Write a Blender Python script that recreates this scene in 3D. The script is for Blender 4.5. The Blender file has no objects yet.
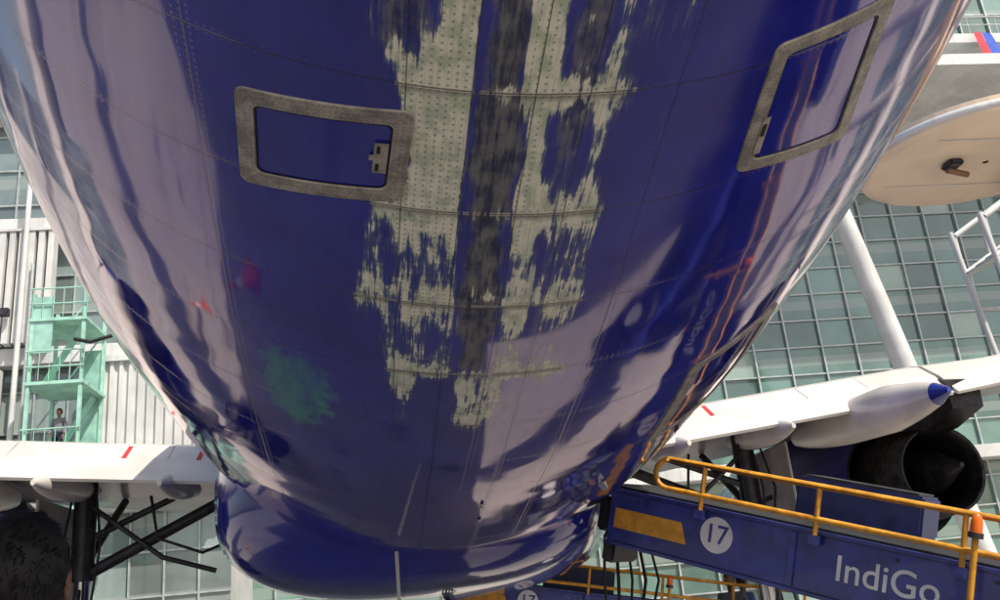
import bpy, bmesh, math, random, numpy as np
from mathutils import Matrix, Vector
random.seed(7); np.random.seed(7)
sc=bpy.context.scene
COL=sc.collection
# ------------------------------------------------------------------ camera
cam=bpy.data.objects.new("Camera",bpy.data.cameras.new("Camera")); COL.objects.link(cam)
cam.data.lens=32.4; cam.data.sensor_width=36; cam.data.clip_end=3000; cam.data.clip_start=.05
M=Matrix.Rotation(math.radians(-7.6),4,'Z')@Matrix.Rotation(math.pi/2+math.radians(18.4),4,'X')@Matrix.Rotation(math.radians(-5.5),4,'Z')
M.translation=Vector((0,0,1.65)); cam.matrix_world=M; sc.camera=cam
sc.view_settings.view_transform='Standard'; sc.view_settings.look='None'; sc.view_settings.exposure=0
# ------------------------------------------------------------------ light
tv=Vector((-.50,.66,-1.0)).normalized()
L=bpy.data.lights.new("Sun","SUN"); L.energy=5.0; L.angle=math.radians(.5); L.color=(1,.94,.85)
so=bpy.data.objects.new("Sun",L); COL.objects.link(so); so.rotation_euler=tv.to_track_quat('-Z','Y').to_euler(); so.location=(5,-20,30)
w=bpy.data.worlds.new("World"); sc.world=w; w.use_nodes=True
wn=w.node_tree; bg=wn.nodes["Background"]; sk=wn.nodes.new("ShaderNodeTexSky"); sk.sky_type='NISHITA'; sk.sun_disc=False
sk.sun_elevation=math.asin(-tv.z); sk.sun_rotation=math.atan2(-tv.x,-tv.y); sk.dust_density=3.0; sk.air_density=1.2
wn.links.new(sk.outputs[0],bg.inputs[0]); bg.inputs[1].default_value=.15

# ------------------------------------------------------------------ node helper
class NT:
    def __init__(s,name):
        s.m=bpy.data.materials.new(name); s.m.use_nodes=True; s.t=s.m.node_tree; s.b=s.t.nodes["Principled BSDF"]; s.out=s.t.nodes["Material Output"]
    def n(s,ty,**k):
        o=s.t.nodes.new(ty)
        for a,b in k.items(): setattr(o,a,b)
        return o
    def set(s,inp,v):
        if isinstance(v,bpy.types.NodeSocket): s.t.links.new(v,inp)
        elif v is not None:
            try: inp.default_value=v
            except Exception:
                inp.default_value=(v[0],v[1],v[2],1) if len(v)==3 else v
    def m_(s,op,a,b=None,c=None,clamp=False):
        o=s.n("ShaderNodeMath",operation=op); o.use_clamp=clamp
        s.set(o.inputs[0],a)
        if b is not None: s.set(o.inputs[1],b)
        if c is not None: s.set(o.inputs[2],c)
        return o.outputs[0]
    def mix(s,f,a,b):
        o=s.n("ShaderNodeMix",data_type='RGBA'); s.set(o.inputs[0],f)
        s.set(o.inputs[6],a if not isinstance(a,tuple) else (*a[:3],1)); s.set(o.inputs[7],b if not isinstance(b,tuple) else (*b[:3],1))
        return o.outputs[2]
    def sstep(s,x,a,b,lo=0.,hi=1.):
        o=s.n("ShaderNodeMapRange",interpolation_type='SMOOTHSTEP'); s.set(o.inputs[0],x)
        o.inputs[1].default_value=a;o.inputs[2].default_value=b;o.inputs[3].default_value=lo;o.inputs[4].default_value=hi
        return o.outputs[0]
    def vec(s,x,y,z=0.):
        o=s.n("ShaderNodeCombineXYZ"); s.set(o.inputs[0],x);s.set(o.inputs[1],y);s.set(o.inputs[2],z); return o.outputs[0]
    def noise(s,v,scale=1.,det=3.,rough=.55,dist=0.):
        o=s.n("ShaderNodeTexNoise"); s.set(o.inputs['Vector'],v); o.inputs['Scale'].default_value=scale;o.inputs['Detail'].default_value=det
        o.inputs['Roughness'].default_value=rough;o.inputs['Distortion'].default_value=dist
        return o.outputs[0]
    def obj(s): return s.n("ShaderNodeTexCoord").outputs['Object']
    def uv(s):
        o=s.n("ShaderNodeTexCoord").outputs['UV']; x=s.n("ShaderNodeSeparateXYZ"); s.t.links.new(o,x.inputs[0]); return x.outputs[0],x.outputs[1]
    def sep(s,v):
        x=s.n("ShaderNodeSeparateXYZ"); s.t.links.new(v,x.inputs[0]); return x.outputs
    def attr(s,name): return s.n("ShaderNodeAttribute",attribute_name=name).outputs['Fac']
    def bump(s,h,strength=.3,dist=.01,normal=None):
        o=s.n("ShaderNodeBump"); s.set(o.inputs['Height'],h); o.inputs['Strength'].default_value=strength;o.inputs['Distance'].default_value=dist
        if normal is not None: s.t.links.new(normal,o.inputs['Normal'])
        return o.outputs[0]
MATS={}
def pm(name,col,rough=.5,metal=0.,var=.25,scale=3.,spec=.5,bump=0.,coat=0.,dirt=None):
    if name in MATS: return MATS[name]
    N=NT(name); o=N.obj()
    n1=N.noise(o,scale,2.,.68)
    f=N.sstep(n1,.34,.66)
    dk=tuple(c*(1-var) for c in col); lt=tuple(min(1,c*(1+var*.35)) for c in col)
    c=N.mix(f,dk,lt)
    if dirt: # vertical streak grime
        X=N.sep(o); st=N.noise(N.vec(N.m_('MULTIPLY',X[0],6.),N.m_('MULTIPLY',X[1],6.),N.m_('MULTIPLY',X[2],.5)),1.,3.,.6)
        c=N.mix(N.sstep(st,.5,.75,0.,dirt),c,tuple(q*.35 for q in col))
    N.set(N.b.inputs['Base Color'],c); N.set(N.b.inputs['Roughness'],N.m_('MULTIPLY_ADD',n1,.3,rough-.15)); N.b.inputs['Metallic'].default_value=metal
    N.b.inputs['Specular IOR Level'].default_value=spec; N.b.inputs['Coat Weight'].default_value=coat
    MATS[name]=N.m; return N.m

# ------------------------------------------------------------------ mesh builder
class MB:
    def __init__(s): s.v=[];s.f=[];s.mi=[];s.mats=[];s.sm=[]
    def mid(s,m):
        if m not in s.mats: s.mats.append(m)
        return s.mats.index(m)
    def add(s,vs,fs,m,smooth=False,T=None):
        b=len(s.v); s.v+= [tuple(T@Vector(p)) if T is not None else tuple(p) for p in vs]
        s.f+=[tuple(b+i for i in f) for f in fs]; s.mi+=[s.mid(m)]*len(fs); s.sm+=[smooth]*len(fs)
    def box(s,a,b,m,T=None,bev=0.):
        x0,y0,z0=[min(a[i],b[i]) for i in range(3)]; x1,y1,z1=[max(a[i],b[i]) for i in range(3)]
        if bev<=0:
            vs=[(x,y,z) for z in (z0,z1) for y in (y0,y1) for x in (x0,x1)]
            s.add(vs,[(0,2,3,1),(4,5,7,6),(0,1,5,4),(2,6,7,3),(0,4,6,2),(1,3,7,5)],m,False,T)
        else:
            bm=bmesh.new(); bmesh.ops.create_cube(bm,size=1)
            for v in bm.verts: v.co=Vector(((v.co.x+.5)*(x1-x0)+x0,(v.co.y+.5)*(y1-y0)+y0,(v.co.z+.5)*(z1-z0)+z0))
            bmesh.ops.bevel(bm,geom=bm.edges[:],offset=bev,segments=2,affect='EDGES')
            s.add([v.co.copy() for v in bm.verts],[tuple(v.index for v in f.verts) for f in bm.faces],m,False,T); bm.free()
    def tube(s,pts,r,m,seg=12,T=None,caps=True):
        pts=[Vector(p) for p in pts]; rs=r if isinstance(r,(list,tuple)) else [r]*len(pts)
        vs=[];fs=[]
        ref=None
        for i,p in enumerate(pts):
            d=(pts[min(i+1,len(pts)-1)]-pts[max(i-1,0)]).normalized()
            if ref is None: ref=d.orthogonal().normalized()
            ref=(ref-d*ref.dot(d)).normalized(); q=d.cross(ref)
            for k in range(seg):
                a=2*math.pi*k/seg; vs.append(p+(ref*math.cos(a)+q*math.sin(a))*rs[i])
        for i in range(len(pts)-1):
            for k in range(seg): fs.append((i*seg+k,i*seg+(k+1)%seg,(i+1)*seg+(k+1)%seg,(i+1)*seg+k))
        s.add(vs,fs,m,True,T)
        if caps:
            s.add(vs[:seg],[tuple(range(seg))[::-1]],m,False,T); s.add(vs[-seg:],[tuple(range(seg))],m,False,T)
    def loft(s,rings,m,smooth=True,closed=True,T=None,cap=True):
        n=len(rings[0]); vs=[p for r in rings for p in r]; fs=[]
        for j in range(len(rings)-1):
            for i in range(n if closed else n-1):
                fs.append((j*n+i,j*n+(i+1)%n,(j+1)*n+(i+1)%n,(j+1)*n+i))
        s.add(vs,fs,m,smooth,T)
        if cap: s.add(rings[0],[tuple(range(n))[::-1]],m,False,T); s.add(rings[-1],[tuple(range(n))],m,False,T)
    def make(s,name,parent=None,fix=True):
        me=bpy.data.meshes.new(name); me.from_pydata(s.v,[],s.f)
        for m in s.mats: me.materials.append(m)
        me.polygons.foreach_set('material_index',s.mi); me.polygons.foreach_set('use_smooth',s.sm); me.update()
        if fix:
            bm=bmesh.new(); bm.from_mesh(me); bmesh.ops.recalc_face_normals(bm,faces=bm.faces); bm.to_mesh(me); bm.free()
        o=bpy.data.objects.new(name,me); COL.objects.link(o)
        if parent: o.parent=parent
        return o
def empty(name,loc=(0,0,0)):
    e=bpy.data.objects.new(name,None); COL.objects.link(e); e.empty_display_size=.3; return e

# ------------------------------------------------------------------ ground
def ground():
    N=NT("apron_concrete"); o=N.obj(); X=N.sep(o)
    n1=N.noise(o,.25,2.,.6); n2=N.noise(o,6.,2.,.6)
    c=N.mix(N.sstep(n1,.3,.7),(.38,.34,.315),(.49,.445,.41)); c=N.mix(N.sstep(n2,.3,.8,0.,.4),c,(.2,.19,.18))
    def joint(x):
        f=N.m_('FRACT',N.m_('DIVIDE',x,5.)); return N.m_('LESS_THAN',f,.006)
    j=N.m_('MAXIMUM',joint(X[0]),joint(X[1])); c=N.mix(N.m_('MULTIPLY',j,.7),c,(.06,.06,.06))
    st=N.noise(o,.9,1.,.5); c=N.mix(N.sstep(st,.62,.75,0.,.6),c,(.09,.085,.08))
    N.set(N.b.inputs['Base Color'],c); N.b.inputs['Roughness'].default_value=.85
    me=bpy.data.meshes.new("apron_ground"); me.from_pydata([(-900,-900,0),(900,-900,0),(900,900,0),(-900,900,0)],[],[(0,1,2,3)]); me.materials.append(N.m)
    COL.objects.link(bpy.data.objects.new("apron_ground",me))
    wt=pm("apron_white_paint",(.6,.6,.58),.7,var=.35,scale=2)
    mb=MB()
    mb.add([(-30,25,.004),(40,25,.004),(40,25.2,.004),(-30,25.2,.004)],[(0,1,2,3)],wt)
    mb.add([(-12,-20,.004),(-11.8,-20,.004),(-11.8,20,.004),(-12,20,.004)],[(0,1,2,3)],wt)
    mb.add([(14,-20,.004),(14.2,-20,.004),(14.2,20,.004),(14,20,.004)],[(0,1,2,3)],wt)
    mb.make("apron_markings",fix=False)
ground()

# ------------------------------------------------------------------ aircraft
plane=empty("passenger_airplane")
K=1.1
cp=[(-9,4.1,.3),(-6,3.2,0.85),(-3,2.4,1.36),(0,1.62,1.78),(1.88,1.15,1.94),(2.97,.82,2.04),(3.96,.59,2.09),(4.93,.45,2.12),(6.2,.33,2.13),(8,.33,2.13),(20,.33,2.13),(24,.45,1.9),(27,1.0,1.0),(28,1.6,.25)]
CY=np.array([c[0] for c in cp])*K;CH=np.array([c[1] for c in cp])*K;CR=np.array([c[2] for c in cp])*K
def interp(y,A):
    Yk=CY; m=np.gradient(A,Yk); m=np.where(Yk>8*K,0,m)
    i=np.clip(np.searchsorted(Yk,y)-1,0,len(Yk)-2)
    h=Yk[i+1]-Yk[i];t=(y-Yk[i])/h
    return (2*t**3-3*t*t+1)*A[i]+(t**3-2*t*t+t)*h*m[i]+(-2*t**3+3*t*t)*A[i+1]+(t**3-t*t)*h*m[i+1]
def S(u,v,off=0):
    r=interp(v,CR);h=interp(v,CH);a=u/2.0
    return .418+.03*np.clip(5-v,0,8)+(r+off)*np.sin(a),v+0*a,1.65+h+r-(r+off)*np.cos(a)

SEAMS=(-.975,-.40,-.235,-.075,.065,.30,1.18,-1.75)
def paint_material():
    N=NT("worn_blue_paint"); u,v=N.uv()
    bare=N.attr("bare"); dark=N.attr("dark")
    st=N.noise(N.vec(N.m_('MULTIPLY',u,55.),N.m_('MULTIPLY',v,5.)),1.,3.,.62)
    st2=N.noise(N.vec(N.m_('MULTIPLY',u,150.),N.m_('MULTIPLY',v,5.)),1.,2.,.6)
    blob=N.noise(N.vec(N.m_('MULTIPLY',u,17.),N.m_('MULTIPLY',v,11.)),1.,3.,.65)
    nn=N.m_('ADD',N.m_('MULTIPLY',st,.46),N.m_('ADD',N.m_('MULTIPLY',st2,.26),N.m_('MULTIPLY',blob,.28)))
    k=N.m_('ADD',nn,N.m_('MULTIPLY',N.m_('SUBTRACT',bare,.5),.42))
    mask=N.sstep(k,.478,.55)
    soft=N.sstep(k,.37,.53,0.,1.)
    fr=N.m_('FRACT',N.m_('DIVIDE',N.m_('SUBTRACT',v,2.07-.4625/2),.4625))
    sg=N.m_('MULTIPLY',N.m_('SUBTRACT',fr,.5),.4625); fl0=N.m_('ABSOLUTE',sg)
    wob=N.m_('MULTIPLY',N.m_('SUBTRACT',blob,.5),.02); fl=N.m_('ABSOLUTE',N.m_('ADD',fl0,wob))
    line=N.sstep(fl,.003,.009,1.,0.)
    line=N.m_('MULTIPLY',line,N.sstep(N.m_('ADD',bare,N.m_('MULTIPLY',dark,.8)),.12,.3))
    line=N.m_('MULTIPLY',line,N.sstep(st,.38,.5))
    seam=N.sstep(fl0,.0016,.0034,1.,0.)
    du=None
    for q in SEAMS:
        t=N.m_('ABSOLUTE',N.m_('SUBTRACT',u,q)); du=t if du is None else N.m_('MINIMUM',du,t)
    ls=N.sstep(du,.0011,.0026,1.,0.); nl=N.m_('LESS_THAN',du,.025)
    p=.022
    a=N.m_('SUBTRACT',N.m_('FRACT',N.m_('DIVIDE',u,p)),.5); b=N.m_('SUBTRACT',N.m_('FRACT',N.m_('DIVIDE',v,p)),.5)
    dt=N.sstep(N.m_('SQRT',N.m_('ADD',N.m_('MULTIPLY',a,a),N.m_('MULTIPLY',b,b))),.12,.22,1.,0.)
    near=N.sstep(fl0,.018,.02,1.,0.)
    riv=N.m_('MULTIPLY',dt,N.m_('MAXIMUM',near,nl))
    rivpatch=N.m_('MULTIPLY',dt,N.m_('MULTIPLY',N.m_('LESS_THAN',N.m_('ABSOLUTE',N.m_('SUBTRACT',u,-.31)),.055),mask))
    big=N.noise(N.vec(u,v),2.2,2.,.6)
    fine=N.noise(N.vec(N.m_('MULTIPLY',u,9.),N.m_('MULTIPLY',v,1.6)),1.,4.,.65)
    blue=N.mix(N.sstep(big,.3,.7),(.014,.018,.24),(.022,.028,.35))
    blue=N.mix(N.sstep(fine,.5,.8,0.,.4),blue,(.05,.05,.18))
    # green reflection on the belly, painted into the base colour
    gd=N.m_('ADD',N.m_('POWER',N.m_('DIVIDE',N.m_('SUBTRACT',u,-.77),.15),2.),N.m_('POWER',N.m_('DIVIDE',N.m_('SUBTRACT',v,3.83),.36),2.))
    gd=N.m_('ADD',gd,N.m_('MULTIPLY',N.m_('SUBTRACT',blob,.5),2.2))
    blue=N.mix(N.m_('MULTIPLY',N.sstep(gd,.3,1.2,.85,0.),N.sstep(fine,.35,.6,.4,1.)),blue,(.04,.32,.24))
    cream=N.mix(N.sstep(blob,.38,.6),(.56,.62,.44),(.93,.89,.71))
    cream=N.mix(N.sstep(st2,.45,.7,0.,.5),cream,(.50,.52,.43))
    grey=N.mix(N.sstep(N.m_('ADD',N.m_('MULTIPLY',st,.5),N.m_('MULTIPLY',blob,.5)),.4,.6),(.03,.034,.075),(.20,.20,.19))
    c=N.mix(N.m_('MULTIPLY',soft,.5),blue,(.16,.22,.2))
    dk=N.m_('MULTIPLY',dark,N.sstep(N.m_('ADD',st,N.m_('MULTIPLY',dark,.3)),.54,.68))
    c=N.mix(dk,c,grey)
    c=N.mix(mask,c,cream)
    c=N.mix(N.m_('MULTIPLY',line,.85),c,(.66,.62,.46))
    below=N.m_('MULTIPLY',N.sstep(sg,.006,.035,1.,0.),N.m_('GREATER_THAN',sg,.005)); below=N.m_('MULTIPLY',N.m_('MULTIPLY',below,.6),N.sstep(N.m_('ADD',bare,dark),.1,.4))
    c=N.mix(below,c,(.04,.04,.05))
    c=N.mix(N.m_('MULTIPLY',N.m_('MAXIMUM',seam,ls),.75),c,(.008,.008,.03))
    c=N.mix(N.m_('MULTIPLY',N.m_('MAXIMUM',rivpatch,N.m_('MULTIPLY',riv,mask)),.6),c,(.16,.16,.13))
    c=N.mix(N.m_('MULTIPLY',riv,N.m_('SUBTRACT',.2,N.m_('MULTIPLY',mask,.2))),c,(.10,.10,.22))
    pan=N.noise(N.vec(N.m_('MULTIPLY',u,1.3),N.m_('MULTIPLY',v,2.4)),1.,1.,.5)
    hb=N.m_('SUBTRACT',pan,N.m_('MULTIPLY',N.m_('MAXIMUM',seam,ls),.04))
    hb=N.m_('SUBTRACT',hb,N.m_('MULTIPLY',riv,.03))
    nb=N.bump(hb,1.,.006)
    di=N.n("ShaderNodeBsdfDiffuse"); N.set(di.inputs[0],c); N.t.links.new(nb,di.inputs['Normal'])
    gl=N.n("ShaderNodeBsdfGlossy"); gl.inputs[0].default_value=(1.,.9,.9,1); N.t.links.new(nb,gl.inputs['Normal'])
    ro=N.m_('MULTIPLY_ADD',N.sstep(fine,.3,.8),.07,.04); wear=N.m_('MAXIMUM',mask,N.m_('MULTIPLY',dk,.6)); ro=N.m_('ADD',ro,N.m_('MULTIPLY',wear,.35)); N.set(gl.inputs['Roughness'],ro)
    lw=N.n("ShaderNodeFresnel"); lw.inputs[0].default_value=1.75; N.t.links.new(nb,lw.inputs['Normal'])
    fac=N.m_('MULTIPLY_ADD',lw.outputs[0],1.2,.07,clamp=True)
    fac=N.m_('MULTIPLY',fac,N.m_('SUBTRACT',1.,N.m_('MULTIPLY',wear,.8)))
    mx=N.n("ShaderNodeMixShader"); N.set(mx.inputs[0],fac); N.t.links.new(di.outputs[0],mx.inputs[1]); N.t.links.new(gl.outputs[0],mx.inputs[2])
    N.t.links.new(mx.outputs[0],N.out.inputs[0]); N.t.nodes.remove(N.b)
    return N.m
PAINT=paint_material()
# paint-loss layout along the belly: (station, [(girth from, girth to, strength)...])
KEYS=[(1.60,[(-.50,-.47,.62),(-.46,-.34,.30),(-.33,-.235,.95),(-.13,-.03,.95),(.0,.04,.45),(.08,.13,.6),(.15,.20,.46),(.22,.29,.36)]),
      (1.85,[(-.50,-.47,.60),(-.46,-.35,.25),(-.33,-.235,1.0),(-.12,-.03,1.0),(-.0,.04,.45),(.08,.13,.55),(.14,.20,.48),(.22,.28,.36)]),
      (1.98,[(-.46,-.37,.66),(-.37,-.235,1.0),(-.11,-.03,.95),(.0,.05,.35),(.08,.13,.6)]),
      (2.06,[(-.42,-.235,1.0),(-.20,-.12,.46),(-.12,.03,.9),(.03,.18,.62)]),
      (2.20,[(-.40,-.235,1.1),(-.085,-.03,1.0),(.0,.06,.30),(.09,.14,.7)]),
      (2.35,[(-.38,-.235,1.0),(-.075,-.02,.9),(.0,.06,.35),(.09,.14,.62)]),
      (2.46,[(-.40,-.23,.8),(-.09,.02,.9),(.02,.17,.5)]),
      (2.54,[(-.48,-.23,.72),(-.21,-.09,.42),(-.09,.04,.85),(.04,.18,.56)]),
      (2.66,[(-.50,-.44,.5),(-.43,-.22,.66),(-.07,-.0,.8),(.02,.19,.5)]),
      (2.80,[(-.52,-.44,.55),(-.42,-.22,.52),(-.07,.03,.62),(.04,.18,.5)]),
      (2.94,[(-.53,-.34,.55),(-.20,-.08,.44),(-.34,-.22,.62),(-.07,.05,.72),(.05,.2,.58)]),
      (3.02,[(-.54,-.42,.52),(-.40,-.21,.62),(-.07,.03,.7),(.05,.19,.58)]),
      (3.18,[(-.45,-.30,.5),(-.28,-.2,.45),(-.06,.02,.62),(.04,.17,.44)]),
      (3.38,[(-.43,-.30,.58),(-.30,-.2,.5),(-.06,.04,.66),(.06,.18,.44)]),
      (3.47,[(-.43,-.20,.68),(-.19,-.06,.5),(-.06,.20,.66)]),
      (3.55,[(-.42,-.32,.8),(-.19,-.10,.72),(-.10,-.0,.6),(.1,.16,.5)]),
      (3.68,[(-.40,-.34,.72),(-.18,-.0,.74)]),
      (3.82,[(-.38,-.35,.4),(-.18,-.02,.66)]),
      (3.95,[(-.17,-.06,.35)]),(4.02,[])]
def fuselage():
    vs=np.unique(np.round(np.concatenate([np.arange(-9.9,1.5,.1),np.arange(1.5,4.3,.02),np.arange(4.3,8.9,.08),np.arange(8.9,30.8,.3),[30.8]]),4))
    us=np.unique(np.round(np.concatenate([np.arange(-6.2832,-.7,.06),np.arange(-.7,.4,.0125),np.arange(.4,6.2832,.06),[6.2832]]),4))
    V,U=np.meshgrid(vs,us,indexing='ij'); X,Yv,Z=S(U,V); n=len(us)
    bare=np.zeros_like(U)
    def row(spec):
        r=np.zeros(n)
        for a,b,s in spec: r=np.maximum(r,s*np.clip(np.minimum((us-a)/.03+.5,(b-us)/.03+.5),0,1))
        return r
    rows=np.array([row(k[1]) for k in KEYS]); kv=np.array([k[0] for k in KEYS])
    for j,v in enumerate(vs):
        if v<kv[-1]:
            vv=max(v,kv[0]); i=min(max(np.searchsorted(kv,vv)-1,0),len(kv)-2); t=np.clip((vv-kv[i])/(kv[i+1]-kv[i]),0,1)
            bare[j]=(1-t)*rows[i]+t*rows[i+1]
        if v<1.0: bare[j]*=max(0,(v+.6)/1.6)
        # more loss next to the frames, blue survivors in mid bay
        ph=((v-2.07)/.4625)%1.0; bare[j]+=np.where(bare[j]>.3,.09*math.cos(2*math.pi*ph)-.02,0)
    cu=-.160+.03*np.clip((V-2.07)/1.4,0,1); wd=.058+.014*np.sin(V*9)+.008*np.sin(V*31+U*8)
    dark=np.clip((wd-np.abs(U-cu))/.03+.5,0,1)*np.clip((3.46-V)/.05,0,1)*np.clip((V+.2)/.5,0,1)
    d2=.8*np.clip((.055-np.abs(U-.035))/.03,0,1)*np.clip((2.50-V)/.3,0,1)*np.clip((V+.2)/.5,0,1)
    d3=.8*np.clip((.075-np.abs(U+.41))/.04,0,1)*np.clip((2.03-V)/.1,0,1)*np.clip((V-.5)/.5,0,1)
    dark=np.maximum(np.maximum(dark,d2),d3)
    verts=np.stack([X,V,Z],-1).reshape(-1,3)
    a=np.arange((len(vs)-1)*(n-1)); j=a//(n-1); i=a%(n-1)
    q=np.stack([j*n+i,(j+1)*n+i,(j+1)*n+i+1,j*n+i+1],-1)
    me=bpy.data.meshes.new("fuselage"); me.from_pydata(verts.tolist(),[],q.tolist()); me.update()
    me.polygons.foreach_set('use_smooth',[True]*len(q))
    uvl=me.uv_layers.new(name="UVMap"); uvd=np.stack([U.ravel(),V.ravel()],-1)[q.ravel()].astype(np.float32); uvl.data.foreach_set('uv',uvd.ravel())
    for nm,A in (("bare",bare),("dark",dark)):
        at=me.attributes.new(nm,'FLOAT','POINT'); at.data.foreach_set('value',A.ravel().astype(np.float32))
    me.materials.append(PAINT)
    o=bpy.data.objects.new("fuselage",me); COL.objects.link(o); o.parent=plane
fuselage()

def frame_material():
    N=NT("hatch_frame_metal"); u,v=N.uv(); o=N.obj()
    p=.017
    a=N.m_('SUBTRACT',N.m_('FRACT',N.m_('DIVIDE',u,p)),.5); b=N.m_('SUBTRACT',N.m_('FRACT',N.m_('DIVIDE',v,p)),.5)
    d=N.m_('SQRT',N.m_('ADD',N.m_('MULTIPLY',a,a),N.m_('MULTIPLY',b,b))); dt=N.sstep(d,.12,.2,1.,0.)
    n=N.noise(o,14.,4.,.65); n2=N.noise(o,70.,2.,.6)
    c=N.mix(N.sstep(n,.35,.65),(.22,.20,.165),(.44,.39,.32)); c=N.mix(N.sstep(n2,.5,.75,0.,.4),c,(.55,.51,.43)); c=N.mix(N.m_('MULTIPLY',dt,.6),c,(.08,.08,.07))
    N.set(N.b.inputs['Base Color'],c); N.b.inputs['Roughness'].default_value=.5; N.b.inputs['Metallic'].default_value=.1
    return N.m
FRAME=frame_material(); BLACK=pm("black_rubber",(.012,.012,.013),.6,var=.4); DARKM=pm("dark_steel",(.05,.05,.055),.45,metal=.4,var=.4,scale=8)
def rrect(w,h,r,n=8):
    pts=[]
    for cx,cy,a0 in ((w-r,h-r,0),(r,h-r,90),(r,r,180),(w-r,r,270)):
        for k in range(n+1):
            a=math.radians(a0+90*k/n); pts.append((cx+r*math.cos(a),cy+r*math.sin(a)))
    out=[]
    for i in range(len(pts)):
        p=pts[i];q=pts[(i+1)%len(pts)]; L_=math.dist(p,q); m=max(1,int(L_/.03))
        for k in range(m): out.append((p[0]+(q[0]-p[0])*k/m,p[1]+(q[1]-p[1])*k/m))
    return out
def hatch(name,quad,fw,rad,notches=(),col=None):
    w=(math.dist(quad[0],quad[1])+math.dist(quad[2],quad[3]))/2; h=(math.dist(quad[0],quad[3])+math.dist(quad[1],quad[2]))/2
    def mp(x,y):
        s=x/w;t=y/h
        return tuple(quad[0][k]*(1-s)*(1-t)+quad[1][k]*s*(1-t)+quad[2][k]*s*t+quad[3][k]*(1-s)*t for k in (0,1))
    outer=rrect(w,h,rad)
    def inset(p,d):
        x,y=p; cx,cy=w/2,h/2
        return (cx+(x-cx)*(1-2*d/w), cy+(y-cy)*(1-2*d/h))
    vs=[];fs=[];uv=[];n=len(outer); per=[0]
    for i in range(n): per.append(per[-1]+math.dist(outer[i],outer[(i+1)%n]))
    levels=[(0.,.0),(.0015,.006),(fw-.0015,.006),(fw,.0)]
    for d,off in levels:
        for i in range(n):
            p=inset(outer[i],d); uu,vv=mp(*p); X=S(uu,vv,off); vs.append(tuple(float(c) for c in X))
    for l in range(3):
        for i in range(n): fs.append((l*n+i,l*n+(i+1)%n,(l+1)*n+(i+1)%n,(l+1)*n+i)); uv.append([(per[i],levels[l][0]),(per[i+1],levels[l][0]),(per[i+1],levels[l+1][0]),(per[i],levels[l+1][0])])
    me=bpy.data.meshes.new(name); me.from_pydata(vs,[],fs); me.update(); ul=me.uv_layers.new(name="UVMap")
    k=0
    for f in uv:
        for c in f: ul.data[k].uv=c; k+=1
    me.materials.append(col or FRAME)
    o=bpy.data.objects.new(name,me); COL.objects.link(o); o.parent=plane
    mb=MB()
    for i in range(n):
        r=[]
        for d in (fw+.001,fw+.006):
            for j in (i,(i+1)%n):
                uu,vv=mp(*inset(outer[j],d)); r.append(tuple(float(c) for c in S(uu,vv,.0025)))
        mb.add(r,[(0,1,3,2)],BLACK)
    for (x0,y0,x1,y1,m) in notches:
        g=[]
        nx=4;ny=4
        for b in range(ny+1):
            for a in range(nx+1):
                uu,vv=mp(x0*w+(x1-x0)*w*a/nx,y0*h+(y1-y0)*h*b/ny); g.append(tuple(float(c) for c in S(uu,vv,.008 if m is FRAME else .0095)))
        mb.add(g,[(b*(nx+1)+a,b*(nx+1)+a+1,(b+1)*(nx+1)+a+1,(b+1)*(nx+1)+a) for b in range(ny) for a in range(nx)],m)
    mb.make(name+"_seam",plane,fix=False)
hatch("access_hatch_frame",[(-.85,2.215),(-.37,2.155),(-.395,2.505),(-.865,2.585)],.052,.03,
      [(.80,.33,.88,.66,FRAME),(.815,.36,.835,.44,BLACK),(.815,.55,.835,.63,BLACK),(.775,.46,.80,.52,FRAME)])
hatch("access_hatch_frame_b",[(.56,2.01),(.94,1.98),(1.05,2.60),(.59,2.50)],.05,.03,
      [(.09,.55,.15,.85,FRAME),(.10,.6,.135,.7,BLACK)])
hatch("access_hatch_frame_c",[(.84,3.93),(1.32,3.88),(1.50,5.25),(.90,5.02)],.075,.04)

WHITE=pm("aircraft_white_paint",(.66,.62,.55),.35,var=.15,scale=1.5,coat=.3)
GREYW=pm("wing_underside_grey",(.40,.38,.35),.4,var=.3,scale=1.2,coat=.2)
RED=pm("red_marking",(.55,.03,.03),.5)
NAVY=pm("gloss_navy_paint",(.015,.02,.26),.15,var=.25,scale=1.,coat=.8,spec=.6)
NOZ=pm("exhaust_metal",(.035,.033,.035),.35,metal=.7,var=.5,scale=6)
def fairing():
    mb=MB(); rings=[]
    prof=[(6.9,.05,.1),(7.0,.80,.55),(7.2,1.25,.74),(7.5,1.5,.82),(7.9,1.66,.87),(8.6,1.78,.9),(10,1.95,.93),(13,2.1,.98),(16,2.1,.98),(18,1.8,.8),(19.5,1.2,.4)]
    for y,hw,hh in prof:
        r=[]
        for k in range(64):
            a=2*math.pi*k/64; c,s=math.cos(a),math.sin(a); e=2/2.9
            zc=2.66
            r.append((.14+min(.25,max(0,(y-8)*.12))+hw*math.copysign(abs(c)**e,c),y,zc+hh*math.copysign(abs(s)**e,s)))
        rings.append(r)
    mb.loft(rings,NAVY); mb.make("belly_fairing",plane)
fairing()
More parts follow.
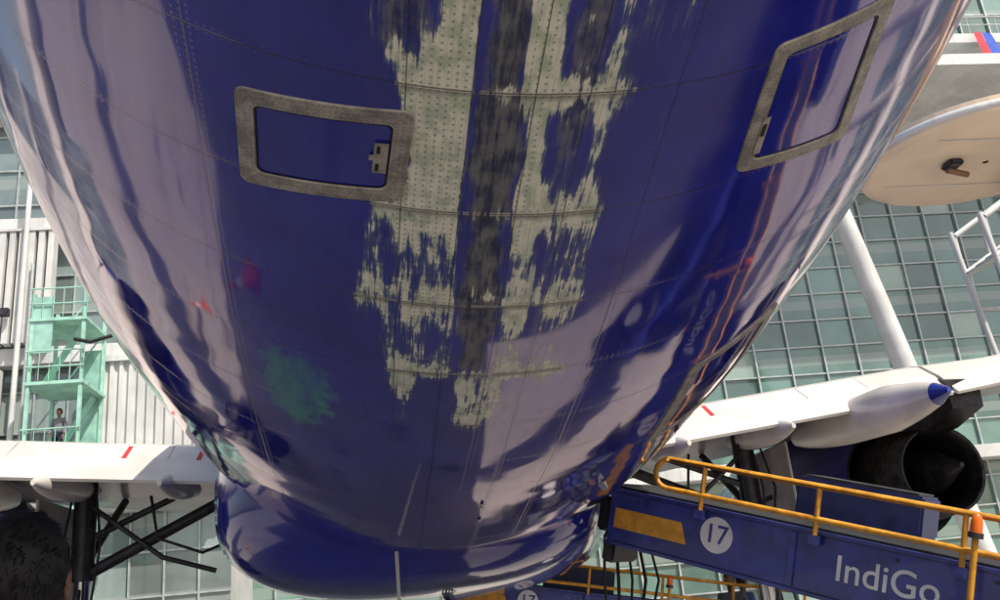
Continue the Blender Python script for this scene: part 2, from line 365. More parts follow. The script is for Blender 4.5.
def wings():
    for sgn in (1,-1):
        X=lambda d: .42+sgn*d
        mb=MB()
        secs=[(1.2,10.75,17.2,.75),(3,10.7,16.2,.62),(6.4,10.65,14.3,.5),(7.4,10.4,13.8,.45),(12,9.0,11.6,.32),(17,7.6,9.2,.18)]
        rings=[]
        for d,y0,y1,t in secs:
            zb=2.9+.1*d+.22; r=[]; c=y1-y0
            prof=[(0,.30),(.12,.42),(.35,.75),(.6,.95),(.85,.8),(.97,.45),(1.0,.2),(.97,.0),(.85,-.12),(.6,-.2),(.35,-.12),(.12,.06),(.0,.16)]
            for f,g in prof: r.append((X(d),y0+c*f,zb+g*t))
            rings.append(r)
        mb.loft(rings,GREYW)
        mb.make("wing_box",plane)
        mf=MB()
        for d0,d1 in ((1.45,6.3),(6.36,12.5)):
            rings=[]
            for i in range(9):
                d=d0+(d1-d0)*i/8; yt=10.0 if d<6.4 else 10.0-(d-6.4)*.3; z=2.9+.1*d; k=1.0 if d<6.4 else .8
                sec=[(0,0),(.3*k,.27*k),(.62*k,.47*k),(.86*k,.53*k),(1.0*k,.42*k),(.9*k,.30*k),(.5*k,.20*k),(.02,-.03)]
                rings.append([(X(d),yt+a,z+b) for a,b in sec])
            mf.loft(rings,WHITE,smooth=False)
        def strip(d0,d1,f0,f1,m,off=.004):
            pts=[]
            for d in (d0,d1):
                yt=10.0; z=2.9+.1*d
                for f in (f0,f1):
                    p=Vector((X(d),yt,z))+Vector((0,.3,.27)).lerp(Vector((0,.62,.47)),f)+Vector((0,-.55*off,.83*off)); pts.append(tuple(p))
            mf.add(pts,[(0,1,3,2)],m)
        for d in (2.55,3.35): strip(d,d+.05,.0,.9,RED)
        for d in (2.1,2.9,4.6,5.4): strip(d,d+.012,0,1,GREYW)
        mf.make("wing_flap",plane)
        mt=MB()
        for d,y0,y1,r,z0,dark in ((2.85,9.75,11.6,.15,-.06,0),(4.1,9.75,11.8,.16,-.08,0),(5.15,8.35,12.0,.27,-.17,1)):
            rings=[]
            for i in range(17):
                f=i/16; y=y0+(y1-y0)*f; rr=r*min(1,(f*3.2)**.5) if f<.5 else r*max(0,math.cos((f-.5)*math.pi*.9))**.5
                rr=max(rr,.03); ring=[]
                for k in range(20):
                    a=2*math.pi*k/20; ring.append((X(d)+rr*.8*math.cos(a),y,2.9+.1*d+z0+ (.16*f) +rr*math.sin(a)))
                rings.append(ring)
            if dark:
                mt.loft(rings[:2],NAVY,cap=True); mt.loft(rings[1:],WHITE,cap=False)
            else: mt.loft(rings,WHITE)
        mt.make("flap_track_fairing",plane)
        me_=MB(); ex=X(6.5); ez=2.72
        def ring(y,r,cx=ex,cz=ez,n=40): return [(cx+r*math.cos(2*math.pi*k/n),y,cz+r*math.sin(2*math.pi*k/n)) for k in range(n)]
        me_.loft([ring(y,r) for y,r in ((11.9,.80),(12.2,.88),(12.9,1.02),(14.0,1.14),(15.4,1.16),(16.3,1.08),(16.6,.98),(16.55,.9),(16.2,.85))],NAVY,cap=False)
        me_.loft([ring(y,r) for y,r in ((11.9,.80),(11.94,.74),(12.9,.74))],DARKM,cap=False)
        me_.loft([ring(y,r) for y,r in ((13.0,.74),(12.0,.66),(10.9,.56),(10.92,.52),(11.8,.46))],NOZ,cap=False)
        me_.loft([ring(y,r) for y,r in ((12.0,.46),(11.1,.26),(10.5,.03))],NOZ)
        me_.loft([ring(y,r) for y,r in ((16.1,.9),(16.05,.3),(16.5,.02))],DARKM)
        py=[(10.1,3.35,3.7),(10.7,3.2,3.9),(12.2,3.1,3.95),(14.0,3.4,4.0),(15.2,3.5,3.8)]
        me_.loft([[(ex-.2,y,a),(ex+.2,y,a),(ex+.22,y,b),(ex-.22,y,b)] for y,a,b in py],NOZ,smooth=False)
        me_.make("engine",plane)
        mg=MB(); gx=X(4.1); gy=11.4
        mg.tube([(gx,gy,3.5),(gx,gy,2.3)],.13,DARKM); mg.tube([(gx,gy,2.35),(gx,gy,.95)],.085,pm("chrome_strut",(.6,.6,.62),.2,metal=1))
        mg.tube([(gx-.42,gy,.58),(gx+.42,gy,.58)],.08,DARKM)
        for q in (-.42,.42):
            rings=[]
            for i,(o_,rr) in enumerate(((-.2,.3),(-.19,.5),(-.13,.57),(0,.58),(.13,.57),(.19,.5),(.2,.3))):
                rings.append([(gx+q+o_,gy+rr*math.cos(2*math.pi*k/32),.58+rr*math.sin(2*math.pi*k/32)) for k in range(32)])
            mg.loft(rings,BLACK)
        mg.tube([(gx,gy,2.35),(X(2.5),gy+.2,3.15)],.07,DARKM); mg.tube([(gx,gy,2.75),(X(3.1),gy+.1,3.2)],.04,DARKM)
        mg.tube([(gx,gy+.1,2.5),(gx,gy+1.6,3.4)],.05,DARKM)
        mg.tube([(gx,gy-.12,2.2),(gx,gy-.4,1.6),(gx,gy-.1,.8)],.035,DARKM)
        mg.tube([(gx+sgn*.1,gy-.1,3.3),(X(3.2),gy,2.5),(X(2.6),gy+.1,2.3)],.03,DARKM)
        mg.tube([(X(3.3),gy-.2,3.2),(X(3.2),gy-.25,2.7),(X(2.7),gy-.2,2.5),(X(2.2),gy,2.7)],.018,BLACK)
        for q in (-.1,.06,.16):
            mg.tube([(gx+q,gy-.15,3.3),(gx+q*1.6,gy-.22,2.7),(gx+q,gy-.14,2.1),(gx+q*1.8,gy-.2,1.2)],.014,BLACK)
        mg.box((gx+sgn*.28,gy-.7,1.6),(gx+sgn*.31,gy+.6,3.2),GREYW,bev=.01)
        mg.tube([(gx,gy,2.5),(gx+sgn*.28,gy,2.6)],.03,DARKM)
        mg.make("main_landing_gear",plane)
        tp=MB(); rings=[]
        for d,y0,y1,t in ((.5,-4.6,2.6,.3),(7.4,-3.2,1.4,.14)):
            z=5.0+.08*d; rings.append([(X(d)+.2,y0,z),(X(d)+.2,y0+(y1-y0)*.5,z-t/2),(X(d)+.2,y1,z),(X(d)+.2,y0+(y1-y0)*.6,z+t/2)])
        tp.loft(rings,WHITE,smooth=False); tp.make("tailplane",plane)  # unseen; set forward and enlarged so its shadow darkens the reflected apron
    fn=MB(); fn.loft([[(.6,-8.6,6.2),(.75,-6,6.2),(.6,-2.6,6.2),(.45,-6,6.2)],[(.6,-9.4,12),(.66,-8.3,12),(.6,-7.4,12),(.54,-8.3,12)]],NAVY,smooth=False); fn.make("tail_fin",plane)
    dm=MB()
    dm.tube([(-.02,6.35,2.03),(-.02,6.36,1.15)],[.013,.009],GREYW)
    def blade(u,v,h,l,m):
        P=Vector([float(c) for c in S(u,v)]); Q=Vector([float(c) for c in S(u,v,h)])
        dm.add([P+Vector((-.01,-l/2,0)),P+Vector((.01,-l/2,0)),P+Vector((.01,l/2,0)),P+Vector((-.01,l/2,0)),Q+Vector((0,-l*.5,0)),Q+Vector((0,l*.05,0))],[(0,1,4),(1,2,5,4),(2,3,5),(3,0,4,5)],m)
    blade(.05,5.2,.02,.12,GREYW); blade(.06,5.6,.02,.12,GREYW); blade(.75,5.6,.05,.18,WHITE)
    dm.make("drain_mast",plane)
wings()

# ------------------------------------------------------------------ belt loader
LBLUE=pm("loader_blue_paint",(.04,.055,.28),.35,var=.3,scale=5,coat=.3,dirt=.5)
LNAVY=pm("loader_dark_blue",(.02,.03,.10),.4,var=.3,scale=5)
ORNG=pm("orange_yellow_rail",(.72,.33,.03),.4,var=.3,scale=9,dirt=.4)
YEL=pm("amber_reflector",(.80,.38,.04),.5,var=.2,scale=9)
SIGNW=pm("white_decal",(.75,.75,.78),.5,var=.12)
BEAC=pm("orange_beacon_lens",(.85,.16,.01),.25,var=.15,scale=9)
def text(name,body,size,Mx,mat,parent,th=.004):
    c=bpy.data.curves.new(name,'FONT'); c.body=body; c.size=size; c.align_x='CENTER'; c.align_y='CENTER'; c.extrude=th/2; c.offset=size*.005
    c.materials.append(mat); o=bpy.data.objects.new(name,c); COL.objects.link(o); o.parent=parent; o.matrix_parent_inverse=Matrix(); o.matrix_local=Mx; return o
def belt_loader(P0,D,length=5.6):
    e=empty("belt_loader")
    D=Vector(D).normalized(); Dh=Vector((D.x,D.y,0)).normalized(); N_=Vector((D.y,-D.x,0)).normalized()
    if N_.y>0: N_=-N_
    U=N_.cross(D).normalized()
    if U.z<0: U=-U
    T=Matrix(((D.x,U.x,N_.x,P0[0]),(D.y,U.y,N_.y,P0[1]),(D.z,U.z,N_.z,P0[2]),(0,0,0,1)))
    mb=MB(); W_=.95
    for o0 in (0,-W_):
        mb.box((0,-.40,o0-.03),(length,0,o0),LBLUE,T,.006)
        mb.box((-.01,.0025,o0-.05),(length,.028,o0+.02),LBLUE,T,.004); mb.box((-.01,-.43,o0-.05),(length,-.4025,o0+.02),LBLUE,T,.004)
    for x in np.arange(.6,length,.9): mb.box((x,-.38,-W_),(x+.06,-.1,-.035),DARKM,T)
    for x in (1.56,2.95,3.6): mb.box((x,-.39,.0015),(x+.05,-.01,.02),LBLUE,T,.004)
    mb.box((.02,-.02,-W_+.06),(length-.05,.045,-.06),BLACK,T)
    mb.tube([(0,.0,-W_+.05),(0,.0,-.05)],.06,BLACK,16,T); mb.tube([(length,0,-W_+.05),(length,0,-.05)],.06,BLACK,16,T)
    mb.box((-.10,-.34,-W_-.02),(-.005,-.06,.02),BLACK,T,.02)
    for k in range(6):
        mb.tube([(1.7+k*.6,-.05,.0),(1.7+k*.6,-.05,.012)],.012,DARKM,8,T)
    r=.022; x0,x1=.42,length-.3; h1,h0=.34,.11; o=.05
    path=[(x1,h1,o)]+[(x0+.12,h1,o)]
    for k in range(9):
        a=math.pi/2+math.pi*k/8; path.append((x0+.12+.12*math.cos(a),(h1+h0)/2+(h1-h0)/2*math.sin(a),o))
    path+=[(x1,h0,o)]
    mb.tube(path,r,ORNG,12,T)
    for x in (.85,1.75,2.7,3.6,4.5,x1): mb.tube([(x,.0,o),(x,h1,o)],r*.85,ORNG,10,T)
    for x in (.85,1.75,2.7,3.6,4.5): mb.box((x-.04,-.07,.02),(x+.04,.0,.075),LBLUE,T,.005)
    mb.box((1.15,.03,-1.45),(2.15,.36,-1.0),LNAVY,T,.02); mb.box((1.2,.362,-1.42),(2.1,.38,-1.03),DARKM,T)
    mb.box((1.3,-.25,-1.3),(2.0,.02,-1.0),DARKM,T)
    base=Vector(P0)+D*(length*.55)+N_*(-W_/2)
    Bx=Matrix(((Dh.x,N_.x,0,base.x),(Dh.y,N_.y,0,base.y),(0,0,1,0),(0,0,0,1)))
    hz=base.z
    mb.box((-1.6,-.8,.42),(2.4,.75,.62),LBLUE,Bx,.02)
    mb.box((1.4,-1.5,.5),(2.5,-.81,1.15),LNAVY,Bx,.04)
    mb.box((1.35,-.72,.62),(2.38,.7,.74),DARKM,Bx,.02)
    for x in (-1.1,1.8):
        for y in (-.85,.85):
            rings=[[(x+rr*math.cos(2*math.pi*k/28),y+o_,.36+rr*math.sin(2*math.pi*k/28)) for k in range(28)] for o_,rr in ((-.12,.2),(-.11,.32),(-.06,.36),(.06,.36),(.11,.32),(.12,.2))]
            mb.loft(rings,BLACK,T=Bx)
            mb.tube([(x,y-.125,.36),(x,y+.125,.36)],.15,SIGNW,16,Bx)
    for y in (-.4,.4):
        mb.tube([(-1.3,y,.6),(.2,y,max(.8,hz-.35))],.05,DARKM,10,Bx); mb.tube([(1.0,y,.6),(-.9,y,hz-.1)],.06,LBLUE,10,Bx)
    mb.tube([(-.9,0,.6),(-.5,0,hz-.2)],.05,SIGNW,12,Bx)
    for k in range(5):
        q=-.1-.17*k
        mb.tube([(.02,-.1,q),(-.09,-.4,q-.02),(-.02+.03*k,-.75,q),(.10,-1.05,q+.04)],.012+.003*(k%2),BLACK,8,T)
    mb.box((-.09,-.60,-.5),(.03,-.43,-.1),DARKM,T,.02)
    mb.make("loader_frame",e)
    dm=MB(); z=.003
    dm.add([(.06,-.29,z),(.74,-.29,z),(.68,-.13,z),(.06,-.13,z)],[(0,1,2,3)],YEL,T=T)
    n=40; dm.add([(.985+.135*math.cos(2*math.pi*k/n),-.165+.135*math.sin(2*math.pi*k/n),z) for k in range(n)],[tuple(range(n))],SIGNW,T=T)
    dm.make("decals",e,fix=False)
    text("fleet_number","17",.2,T@Matrix.Translation((.985,-.165,.006)),LBLUE,e)
    text("operator_lettering","IndiGo",.25,T@Matrix.Translation((2.24,-.20,.005)),SIGNW,e)
    bm_=MB(); bx=2.78
    bm_.tube([(bx,-.5,.12),(bx,.22,.12)],.02,ORNG,12,T)
    bm_.box((bx-.03,-.3,.0),(bx+.03,-.25,.12),ORNG,T)
    bm_.tube([(bx,.20,.12),(bx,.235,.12)],.045,DARKM,18,T); bm_.tube([(bx,.235,.12),(bx,.30,.12),(bx,.335,.12),(bx,.35,.12)],[.037,.036,.028,.012],BEAC,18,T)
    bm_.make("warning_beacon",e)
    return e
belt_loader((1.79,7.5,2.44),(.653,-.687,-.316))
belt_loader((.7,12.4,1.98),(.95,-.15,-.20))

# ------------------------------------------------------------------ terminal (right)
def glass_mat(name,tint,cw,ch,rough=.06):
    N=NT(name); o=N.obj(); X=N.sep(o)
    cx=N.m_('FLOOR',N.m_('DIVIDE',X[0],cw)); cz=N.m_('FLOOR',N.m_('DIVIDE',X[2],ch))
    wn_=N.n("ShaderNodeTexWhiteNoise"); wn_.noise_dimensions='2D'; N.t.links.new(N.vec(cx,cz),wn_.inputs['Vector'])
    r=wn_.outputs[0]
    n=N.noise(o,.35,4.,.6); f=N.m_('ADD',N.m_('MULTIPLY',r,.35),N.m_('MULTIPLY',n,.7))
    c=N.mix(N.sstep(f,.3,.85),tuple(q*.4 for q in tint),tint)
    c=N.mix(N.m_('MULTIPLY',N.m_('GREATER_THAN',r,.96),.4),c,(.45,.5,.42))
    hz=N.m_('LESS_THAN',N.m_('FRACT',N.m_('MULTIPLY',X[2],.4)),.16); c=N.mix(N.m_('MULTIPLY',hz,.35),c,(.35,.37,.33))
    N.set(N.b.inputs['Base Color'],c); N.b.inputs['Roughness'].default_value=rough; N.b.inputs['Specular IOR Level'].default_value=.8; N.b.inputs['IOR'].default_value=1.6
    tl=N.m_('ADD',N.m_('MULTIPLY',r,N.m_('FRACT',N.m_('DIVIDE',X[0],cw))),N.m_('MULTIPLY',N.noise(o,.8,1.,.5),.8))
    N.set(N.b.inputs['Normal'],N.bump(tl,.6,.03)); return N.m
ALU=pm("aluminium_mullion",(.42,.46,.45),.4,metal=.3,var=.15)
CONC=pm("building_white_cladding",(.60,.60,.58),.6,var=.15,scale=.6,dirt=.3)
CREAM=pm("cream_panel",(.72,.57,.40),.6,var=.12,scale=.8)
def terminal():
    e=empty("terminal_building"); G=glass_mat("teal_curtain_glass",(.17,.30,.26),1.55,1.2)
    mb=MB(); x0,x1,Yf,H=-5.5,70,36,38
    mb.add([(x0,Yf,0),(x1,Yf,0),(x1,Yf,H),(x0,Yf,H)],[(0,1,2,3)],G); mb.make("curtain_glass",e,fix=False)
    mb=MB()
    for i in range(int((x1-x0)/1.55)+1):
        x=math.ceil(x0/1.55)*1.55+i*1.55; mb.box((x-.035,Yf-.14,0),(x+.035,Yf-.003,H),ALU)
    for j in range(int(H/1.2)+1):
        z=j*1.2; mb.box((x0,Yf-.10,z-.03),(x1,Yf-.006,z+.03),ALU)
    mb.make("mullions",e)
    mb=MB()
    for z in (5.4,20.4,25.2,31.2): mb.box((x0,Yf-1.2,z),(x1,Yf-.15,z+.55),CONC,bev=.03)
    for z in (20.4,25.2):
        mb.tube([(x0,Yf-1.15,z+1.5),(x1,Yf-1.15,z+1.5)],.04,ALU,8); mb.tube([(x0,Yf-1.15,z+1.05),(x1,Yf-1.15,z+1.05)],.03,ALU,8)
        for x in np.arange(x0,x1,1.5): mb.tube([(x,Yf-1.15,z+.5),(x,Yf-1.15,z+1.5)],.03,ALU,6)
    mb.box((x0,Yf+.01,0),(x1,Yf+25,H+.3),CONC)
    mb.make("slabs_and_body",e)
    mb=MB()
    for xb in (20.25,38,56,4):
        mb.tube([(xb,30.3,0),(xb-1.9,30,9.3),(xb-4.2,29.6,20.4)],[.42,.40,.34],CONC,24)
    mb.box((x0,29.2,20.41),(x1,34.79,20.9),CONC)
    mb.make("raking_columns",e)
terminal()
def jet_bridge():
    e=empty("jet_bridge"); mb=MB(); cx,cy,z,r=9.75,12.2,7.65,1.95; n=64
    def ring(rr,zz): return [(cx+rr*math.cos(2*math.pi*k/n),cy+rr*.92*math.sin(2*math.pi*k/n),zz) for k in range(n)]
    mb.loft([ring(.05,z+.0),ring(r*.93,z),ring(r,z+.05),ring(r,z+.28),ring(r*.95,z+.3),ring(.05,z+.32)],CREAM,smooth=False,cap=False)
    mb.loft([ring(r*1.002,z+.10),ring(r*1.012,z+.11),ring(r*1.012,z+.2),ring(r*1.002,z+.21)],CONC,cap=False)
    mb.box((cx+.9,cy-.9,z-.35),(cx+9,cy+.9,z-.01),CREAM,bev=.04)
    mb.box((cx+1.9,cy-1.1,z+.33),(cx+12,cy+1.1,z+2.9),CONC,bev=.05)
    for k in range(8): mb.box((cx+2.2+k*1.2,cy-1.13,z+1.3),(cx+3.2+k*1.2,cy-1.103,z+2.4),DARKM)
    mb.box((cx-.75,cy-.2,z-.10),(cx-.5,cy+.1,z-.004),DARKM,bev=.03); mb.tube([(cx-.7,cy,z-.12),(cx-.3,cy+.1,z-.16)],.05,pm("brown_hose",(.2,.1,.05),.6))
    for y in (-.8,.8): mb.tube([(cx-1.3,cy+y,z-.012),(cx+1.6,cy+y,z-.012)],.008,CONC,8)
    for a in (-1,1): mb.tube([(cx+6,cy+a*1.1,0),(cx+6,cy+a*1.1,z+.3)],.22,CONC,20)
    mb.box((cx+5.4,cy-1.5,.4),(cx+6.6,cy+1.5,.8),CONC,bev=.03)
    mb.make("bridge_structure",e)
    st=MB(); X0,Y0=13.95,18
    for y in (Y0,Y0+1.2):
        st.tube([(X0,y,9.1),(X0+5,y,12.0)],.07,CONC,10); st.tube([(X0,y,8.1),(X0+5,y,11.0)],.07,CONC,10); st.tube([(X0-.1,y,9.2),(X0+.3,y,5.6)],.07,CONC,10)
        st.tube([(X0+.3,y,5.6),(X0+4,y,5.6)],.07,CONC,10); st.tube([(X0+.1,y,7.2),(X0+4,y,7.2)],.05,CONC,10)
        for k in range(6): st.tube([(X0+k*.8,y,8.1+k*.464),(X0+k*.8,y,9.1+k*.464)],.045,CONC,8)
        st.tube([(X0+3.2,y,0),(X0+3.2,y,11)],.1,CONC,10)
    for k in range(14): st.box((X0+.3*k,Y0,8.1+k*.174),(X0+.3*k+.28,Y0+1.2,8.13+k*.174),ALU)
    st.make("service_stair",e)
jet_bridge()
# ------------------------------------------------------------------ left building
def left_building():
    e=empty("concourse_building"); Yf=31.5
    corr=MB()
    x=-9.45
    pts=[]
    while x<-5.4:
        pts+=[(x,30.0),(x+.10,30.0),(x+.15,30.12),(x+.25,30.12),(x+.30,30.0)]; x+=.30
    vs=[(a,b,6.4) for a,b in pts]+[(a,b,10.3) for a,b in pts]; n=len(pts)
    corr.add(vs,[(i,i+1,n+i+1,n+i) for i in range(n-1)],CONC)
    corr.box((-9.6,29.9,10.3),(-5.4,31.4,10.5),CONC); corr.box((-9.6,29.9,6.2),(-5.4,31.4,6.4),CONC)
    corr.make("corrugated_screen",e,fix=False)
    G=glass_mat("grey_green_glass",(.28,.35,.34),1.1,1.4)
    mb=MB(); mb.add([(-34,Yf,0),(-5.5,Yf,0),(-5.5,Yf,24),(-34,Yf,24)],[(0,1,2,3)],G); mb.make("glazing",e,fix=False)
    mb=MB()
    for i in range(26): mb.box((-34+i*1.1-.03,Yf-.1,0),(-34+i*1.1+.03,Yf-.003,24),ALU)
    for z in np.arange(0,24,1.4): mb.box((-34,Yf-.08,z-.03),(-5.5,Yf-.006,z+.03),ALU)
    for z in (5.5,10.6,15.4,20): mb.box((-34,Yf-.7,z),(-5.5,Yf-.12,z+.6),CONC,bev=.02)
    mb.box((-34,Yf+.01,0),(-5.5,Yf+20,24.3),CONC)
    for i in range(40): mb.box((-24+i*.32,Yf-1.15,11.25),(-24+i*.32+.2,Yf-.75,15.3),CONC)
    mb.box((-24,Yf-1.2,15.3),(-11.2,Yf-.72,15.39),CONC)
    for i in range(12): mb.box((-13.6-i*.95,Yf-1.0,6.2),(-13.6-i*.95+.8,Yf-.72,10.4),CONC,bev=.02)
    mb.tube([(-12.2,30.2,5),(-12.2,30.2,18)],.09,CONC,12); mb.tube([(-11.9,30.2,5),(-11.9,30.2,14)],.05,ALU,12)
    mb.box((-12.8,30.0,12.1),(-12.5,30.2,12.4),DARKM,bev=.03)
    mb.make("facade_frame",e)
    s=empty("stair_tower"); MINT=pm("mint_green_steel",(.34,.60,.48),.5,var=.2,scale=2); MG=pm("mint_glass_panel",(.30,.52,.43),.1,var=.3,scale=1.2,spec=1.)
    mb=MB(); xa,xb=-10.75,-9.25
    for x in (xa,xb):
        for y in (27.6,29.6): mb.box((x-.05,y-.05,0),(x+.05,y+.05,11.9),MINT)
    for k,z in enumerate((1.7,4.1,6.6,9.0,11.0)):
        mb.box((xa-.1,27.5,z),(xb+.1,29.7,z+.10),MINT)
        for zz in (.55,1.05): mb.tube([(xa-.1,27.5,z+zz),(xb+.1,27.5,z+zz)],.025,MINT,8)
        for x in np.arange(xa,xb+.1,.3): mb.tube([(x,27.5,z+.12),(x,27.5,z+1.05)],.012,MINT,6)
        if k<4: mb.add([(xa+.1,28.1 if k%2 else 28.9,z+.1),(xb-.1,28.1 if k%2 else 28.9,z+2.3),(xb-.1,28.6 if k%2 else 29.4,z+2.3),(xa+.1,28.6 if k%2 else 29.4,z+.1)],[(0,1,2,3)],MINT)
        mb.tube([(xa,29.6,z),(xb,29.6,z+2.2)],.03,MINT,8)
    mb.box((xa+.05,27.56,10.0),(xa+.6,27.59,11.8),MG); mb.box((xa+.9,29.62,.3),(xb-.07,29.65,10.6),MG)
    mb.tube([(-9.4,27.3,10.3),(-8.9,27.2,10.15),(-8.3,27.3,10.35)],.06,BLACK,8)
    mb.make("stair_frame",s)
left_building()

# ------------------------------------------------------------------ people
SKIN=pm("skin_brown",(.24,.12,.07),.5,var=.15,scale=8)
def hair_mat():
    N=NT("black_hair"); o=N.obj(); X=N.sep(o)
    n=N.noise(N.vec(N.m_('MULTIPLY',X[0],200.),N.m_('MULTIPLY',X[1],200.),N.m_('MULTIPLY',X[2],30.)),1.,3.,.7)
    N.set(N.b.inputs['Base Color'],N.mix(n,(.002,.002,.002),(.012,.009,.008))); N.b.inputs['Roughness'].default_value=.5; N.b.inputs['Specular IOR Level'].default_value=.3
    return N.m
HAIR=hair_mat()
def skin_obj(name,verts,edges,rad,mat,parent,sub=2,root=0):
    me=bpy.data.meshes.new(name); me.from_pydata(verts,edges,[]); o=bpy.data.objects.new(name,me); COL.objects.link(o); o.parent=parent
    md=o.modifiers.new("s",'SKIN')
    for i,r in enumerate(rad):
        me.skin_vertices[0].data[i].radius=(r,r) if not isinstance(r,tuple) else r
        me.skin_vertices[0].data[i].use_root=(i==root)
    md.use_smooth_shade=True; sm=o.modifiers.new("u",'SUBSURF'); sm.levels=sub; sm.render_levels=sub
    me.materials.append(mat); return o
def person(name,loc,height,face,shirt,trousers,vest=None,raise_arm=0.,cap=None):
    e=empty(name); e.location=loc; e.rotation_euler=(0,0,face); e.scale=(height/1.75,)*3
    v=[(0,0,.93),(.09,0,.90),(.10,.01,.50),(.11,-.02,.09),(-.09,0,.90),(-.10,.03,.50),(-.11,.02,.09)]
    skin_obj("trousers",v,[(0,1),(1,2),(2,3),(0,4),(4,5),(5,6)],[(.14,.10),.095,.07,.055,.095,.07,.055],trousers,e)
    ra=raise_arm
    v=[(0,0,.95),(0,0,1.15),(0,0,1.36),(.17,0,1.40),(.25,-.02,1.12),(.25,.10+ra*.1,.96+ra*.2),(-.17,0,1.40),(-.25,-.02,1.12),(-.24,.08,.92),(0,0,1.44)]
    skin_obj("shirt",v,[(0,1),(1,2),(2,3),(3,4),(4,5),(2,6),(6,7),(7,8),(2,9)],[(.15,.11),(.14,.10),(.17,.11),.065,.05,.042,.065,.05,.042,.07],shirt,e)
    if vest: skin_obj("vest",[(0,0,.98),(0,0,1.15),(0,0,1.38)],[(0,1),(1,2)],[(.165,.125),(.16,.12),(.185,.125)],vest,e)
    skin_obj("neck",[(0,-.005,1.40),(0,.0,1.50),(0,.012,1.58)],[(0,1),(1,2)],[.058,.052,.055],SKIN,e)
    mb=MB(); rings=[]
    prof=[(1.515,.035,.05),(1.53,.05,.068),(1.56,.062,.082),(1.60,.070,.092),(1.64,.075,.098),(1.68,.074,.097),(1.715,.062,.082),(1.74,.038,.05),(1.748,.008,.01)]
    for z,rx,ry in prof:
        ring=[]
        for k in range(28):
            a=2*math.pi*k/28; x=rx*math.cos(a); y=.012+ry*math.sin(a)
            if math.sin(a)>.93 and 1.58<z<1.65: y+=.02 if z<1.62 else .008
            if 1.625<z<1.66 and .8<math.sin(a)<.95: y-=.008
            ring.append((x,y,z))
        rings.append(ring)
    mb.loft(rings,SKIN)
    for s_ in (-1,1):
        mb.loft([[(s_*(.072+d),.012+rr*math.cos(2*math.pi*k/10)*.6,1.63+rr*math.sin(2*math.pi*k/10)) for k in range(10)] for d,rr in ((0,.02),(.01,.032),(.014,.026))],SKIN)
        mb.tube([(s_*.028,.098,1.640),(s_*.028,.103,1.640)],.011,SIGNW,10); mb.tube([(s_*.028,.1032,1.640),(s_*.028,.1045,1.640)],.006,BLACK,10)
    mb.tube([(-.022,.094,1.565),(0,.101,1.563),(.022,.094,1.565)],.005,pm("lip",(.3,.1,.08),.5),8)
    mb.make("head",e)
    hb=MB(); rings=[]
    for i in range(13):
        t=i/12; z=1.752-.175*t
        ring=[]
        for k in range(40):
            a=2*math.pi*k/40; f=math.sin(a); zz=z
            if f>.1: zz=max(z,1.695)
            q=math.sqrt(max(0,1-((zz-1.655)/.110)**2)) if zz>1.655 else 1-.9*((1.655-zz)/.1)**2*.35
            j=.003*math.sin(k*5.3+i*2.1)+.002*random.uniform(-1,1)
            ring.append(((.085*q+j)*math.cos(a),.004+(.107*q+j)*f,zz))
        rings.append(ring)
    hb.loft(rings,cap or HAIR,cap=True)
    if not cap:
        for k in range(1500):
            a=random.uniform(0,2*math.pi); z=random.uniform(1.60,1.757); q=math.sqrt(max(0.02,1-((max(z,1.655)-1.655)/.110)**2))
            if math.sin(a)>.2 and z<1.70: continue
            p=Vector((.083*q*math.cos(a),.004+.105*q*math.sin(a),z)); nrm=Vector((p.x,p.y,(z-1.62)*1.2)).normalized()
            side=nrm.cross(Vector((random.gauss(.3,.3),.2,1))).cross(nrm).normalized()*-1+Vector((random.gauss(0,.25),random.gauss(0,.25),0))
            tip=p+nrm*random.uniform(.001,.007)+side*.020
            w_=nrm.cross(side).normalized()*.0012
            hb.add([p-w_,p+w_,tip],[(0,1,2)],HAIR)
    hb.make("hair",e,fix=False)
    for s_,(hx,hy,hz) in ((1,(.25,.10+ra*.1,.96+ra*.2)),(-1,(-.24,.08,.92))):
        v=[(hx,hy,hz),(hx,hy+.02,hz-.05),(hx,hy+.03,hz-.09)];ed=[(0,1),(1,2)];rd=[.027,.03,.03]
        for f in range(4):
            b=len(v); off=(f-1.5)*.017; ln=(.06,.07,.066,.05)[f]
            v+=[(hx,hy+.03+off,hz-.10),(hx-s_*.004,hy+.035+off,hz-.10-ln*.55),(hx-s_*.016,hy+.035+off,hz-.10-ln)]; ed+=[(2,b),(b,b+1),(b+1,b+2)]; rd+=[.009,.0085,.007]
        b=len(v); v+=[(hx-s_*.01,hy+.055,hz-.055),(hx-s_*.015,hy+.075,hz-.09)]; ed+=[(1,b),(b,b+1)]; rd+=[.011,.008]
        skin_obj("hand",v,ed,rd,SKIN,e,1)
        sb=MB(); sx=s_*.11; sy=-.02 if s_>0 else .02
        sb.loft([[(sx+rx*math.cos(2*math.pi*k/14),sy+y,.045*zz+max(0,.045*zz*math.sin(2*math.pi*k/14))) for k in range(14)] for y,rx,zz in ((-.07,.02,.6),(-.05,.042,1.2),(.05,.045,1.1),(.14,.045,.7),(.19,.025,.45))],BLACK); sb.make("shoe",e)
    return e
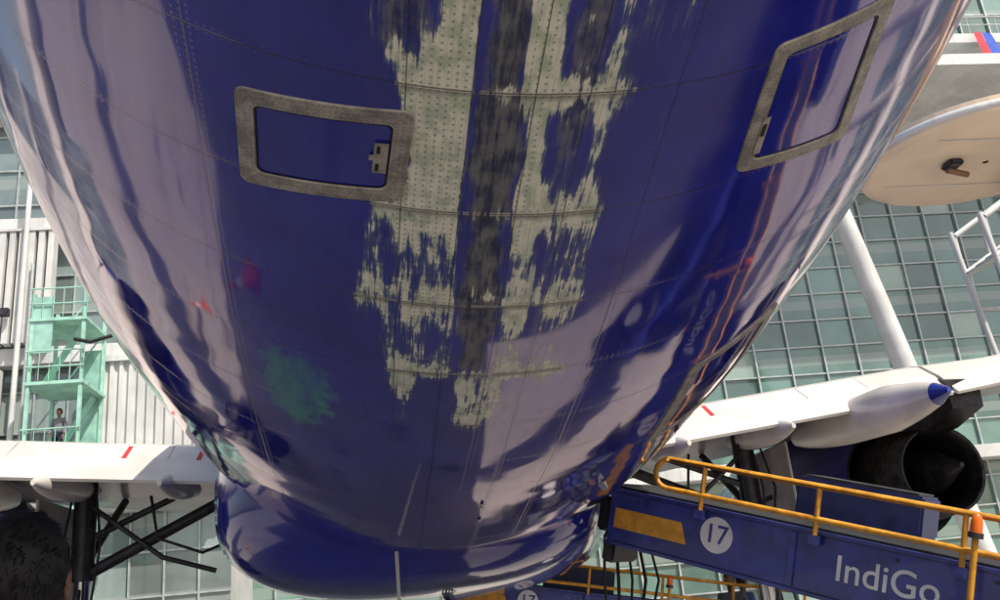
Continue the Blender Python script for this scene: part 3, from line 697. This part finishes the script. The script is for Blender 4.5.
SB=pm("light_blue_shirt",(.10,.22,.55),.8,var=.2,scale=6); NVT=pm("navy_trousers",(.02,.025,.05),.85); HV=pm("hi_vis_yellow_green",(.55,.75,.06),.7,var=.2,scale=8); GR=pm("grey_shirt",(.2,.2,.22),.8)
person("bystander",(-.71,1.83,0),1.885,.15,SB,NVT)
person("added_reflection_worker",(5.05,14.2,0),1.76,2.6,GR,NVT,HV,1.)
person("added_reflection_worker",(5.5,14.9,0),1.72,-1.2,SB,NVT,HV,0.,cap=BLACK)
person("stair_worker",(-10.05,28.3,6.70),1.72,2.9,GR,NVT)
person("added_reflection_worker",(2.7,2.2,0),1.74,-.6,GR,NVT,HV,0.)  # out-of-frame worker, added for the belly paint to reflect
person("added_reflection_worker",(-3.1,2.0,0),1.7,.5,SB,NVT,HV,1.)  # second added worker, left of the view, also only for belly reflections
def cone(x,y):
    mb=MB(); O=pm("cone_orange",(.8,.16,.03),.5)
    mb.box((x-.19,y-.19,0.001),(x+.19,y+.19,.04),O,bev=.012)
    r=lambda z,q:[(x+q*math.cos(2*math.pi*k/24),y+q*math.sin(2*math.pi*k/24),z) for k in range(24)]
    mb.loft([r(.041,.14),r(.32,.09)],O,cap=False); mb.loft([r(.32,.0915),r(.46,.066)],SIGNW,cap=False); mb.loft([r(.46,.065),r(.72,.025)],O)
    mb.make("added_reflection_cone")
for x,y in ((-3.4,6.5),(3.6,3.2),(-5.5,9.5),(5.2,8.6)): cone(x,y)  # cones added outside the view to break up the belly reflections
def banner():
    e=empty("hanging_banner"); mb=MB(); rd=pm("banner_red",(.6,.05,.08),.7); bl=pm("banner_blue",(.05,.12,.6),.7)
    mb.add([(29.2,34.6,24.0),(29.7,34.6,24.0),(29.3,34.5,25.6),(28.9,34.5,25.6)],[(0,1,2,3)],rd)
    mb.add([(29.72,34.6,24.0),(30.3,34.6,24.1),(29.8,34.5,25.5),(29.32,34.5,25.6)],[(0,1,2,3)],bl)
    mb.make("cloth",e,fix=False)
banner()
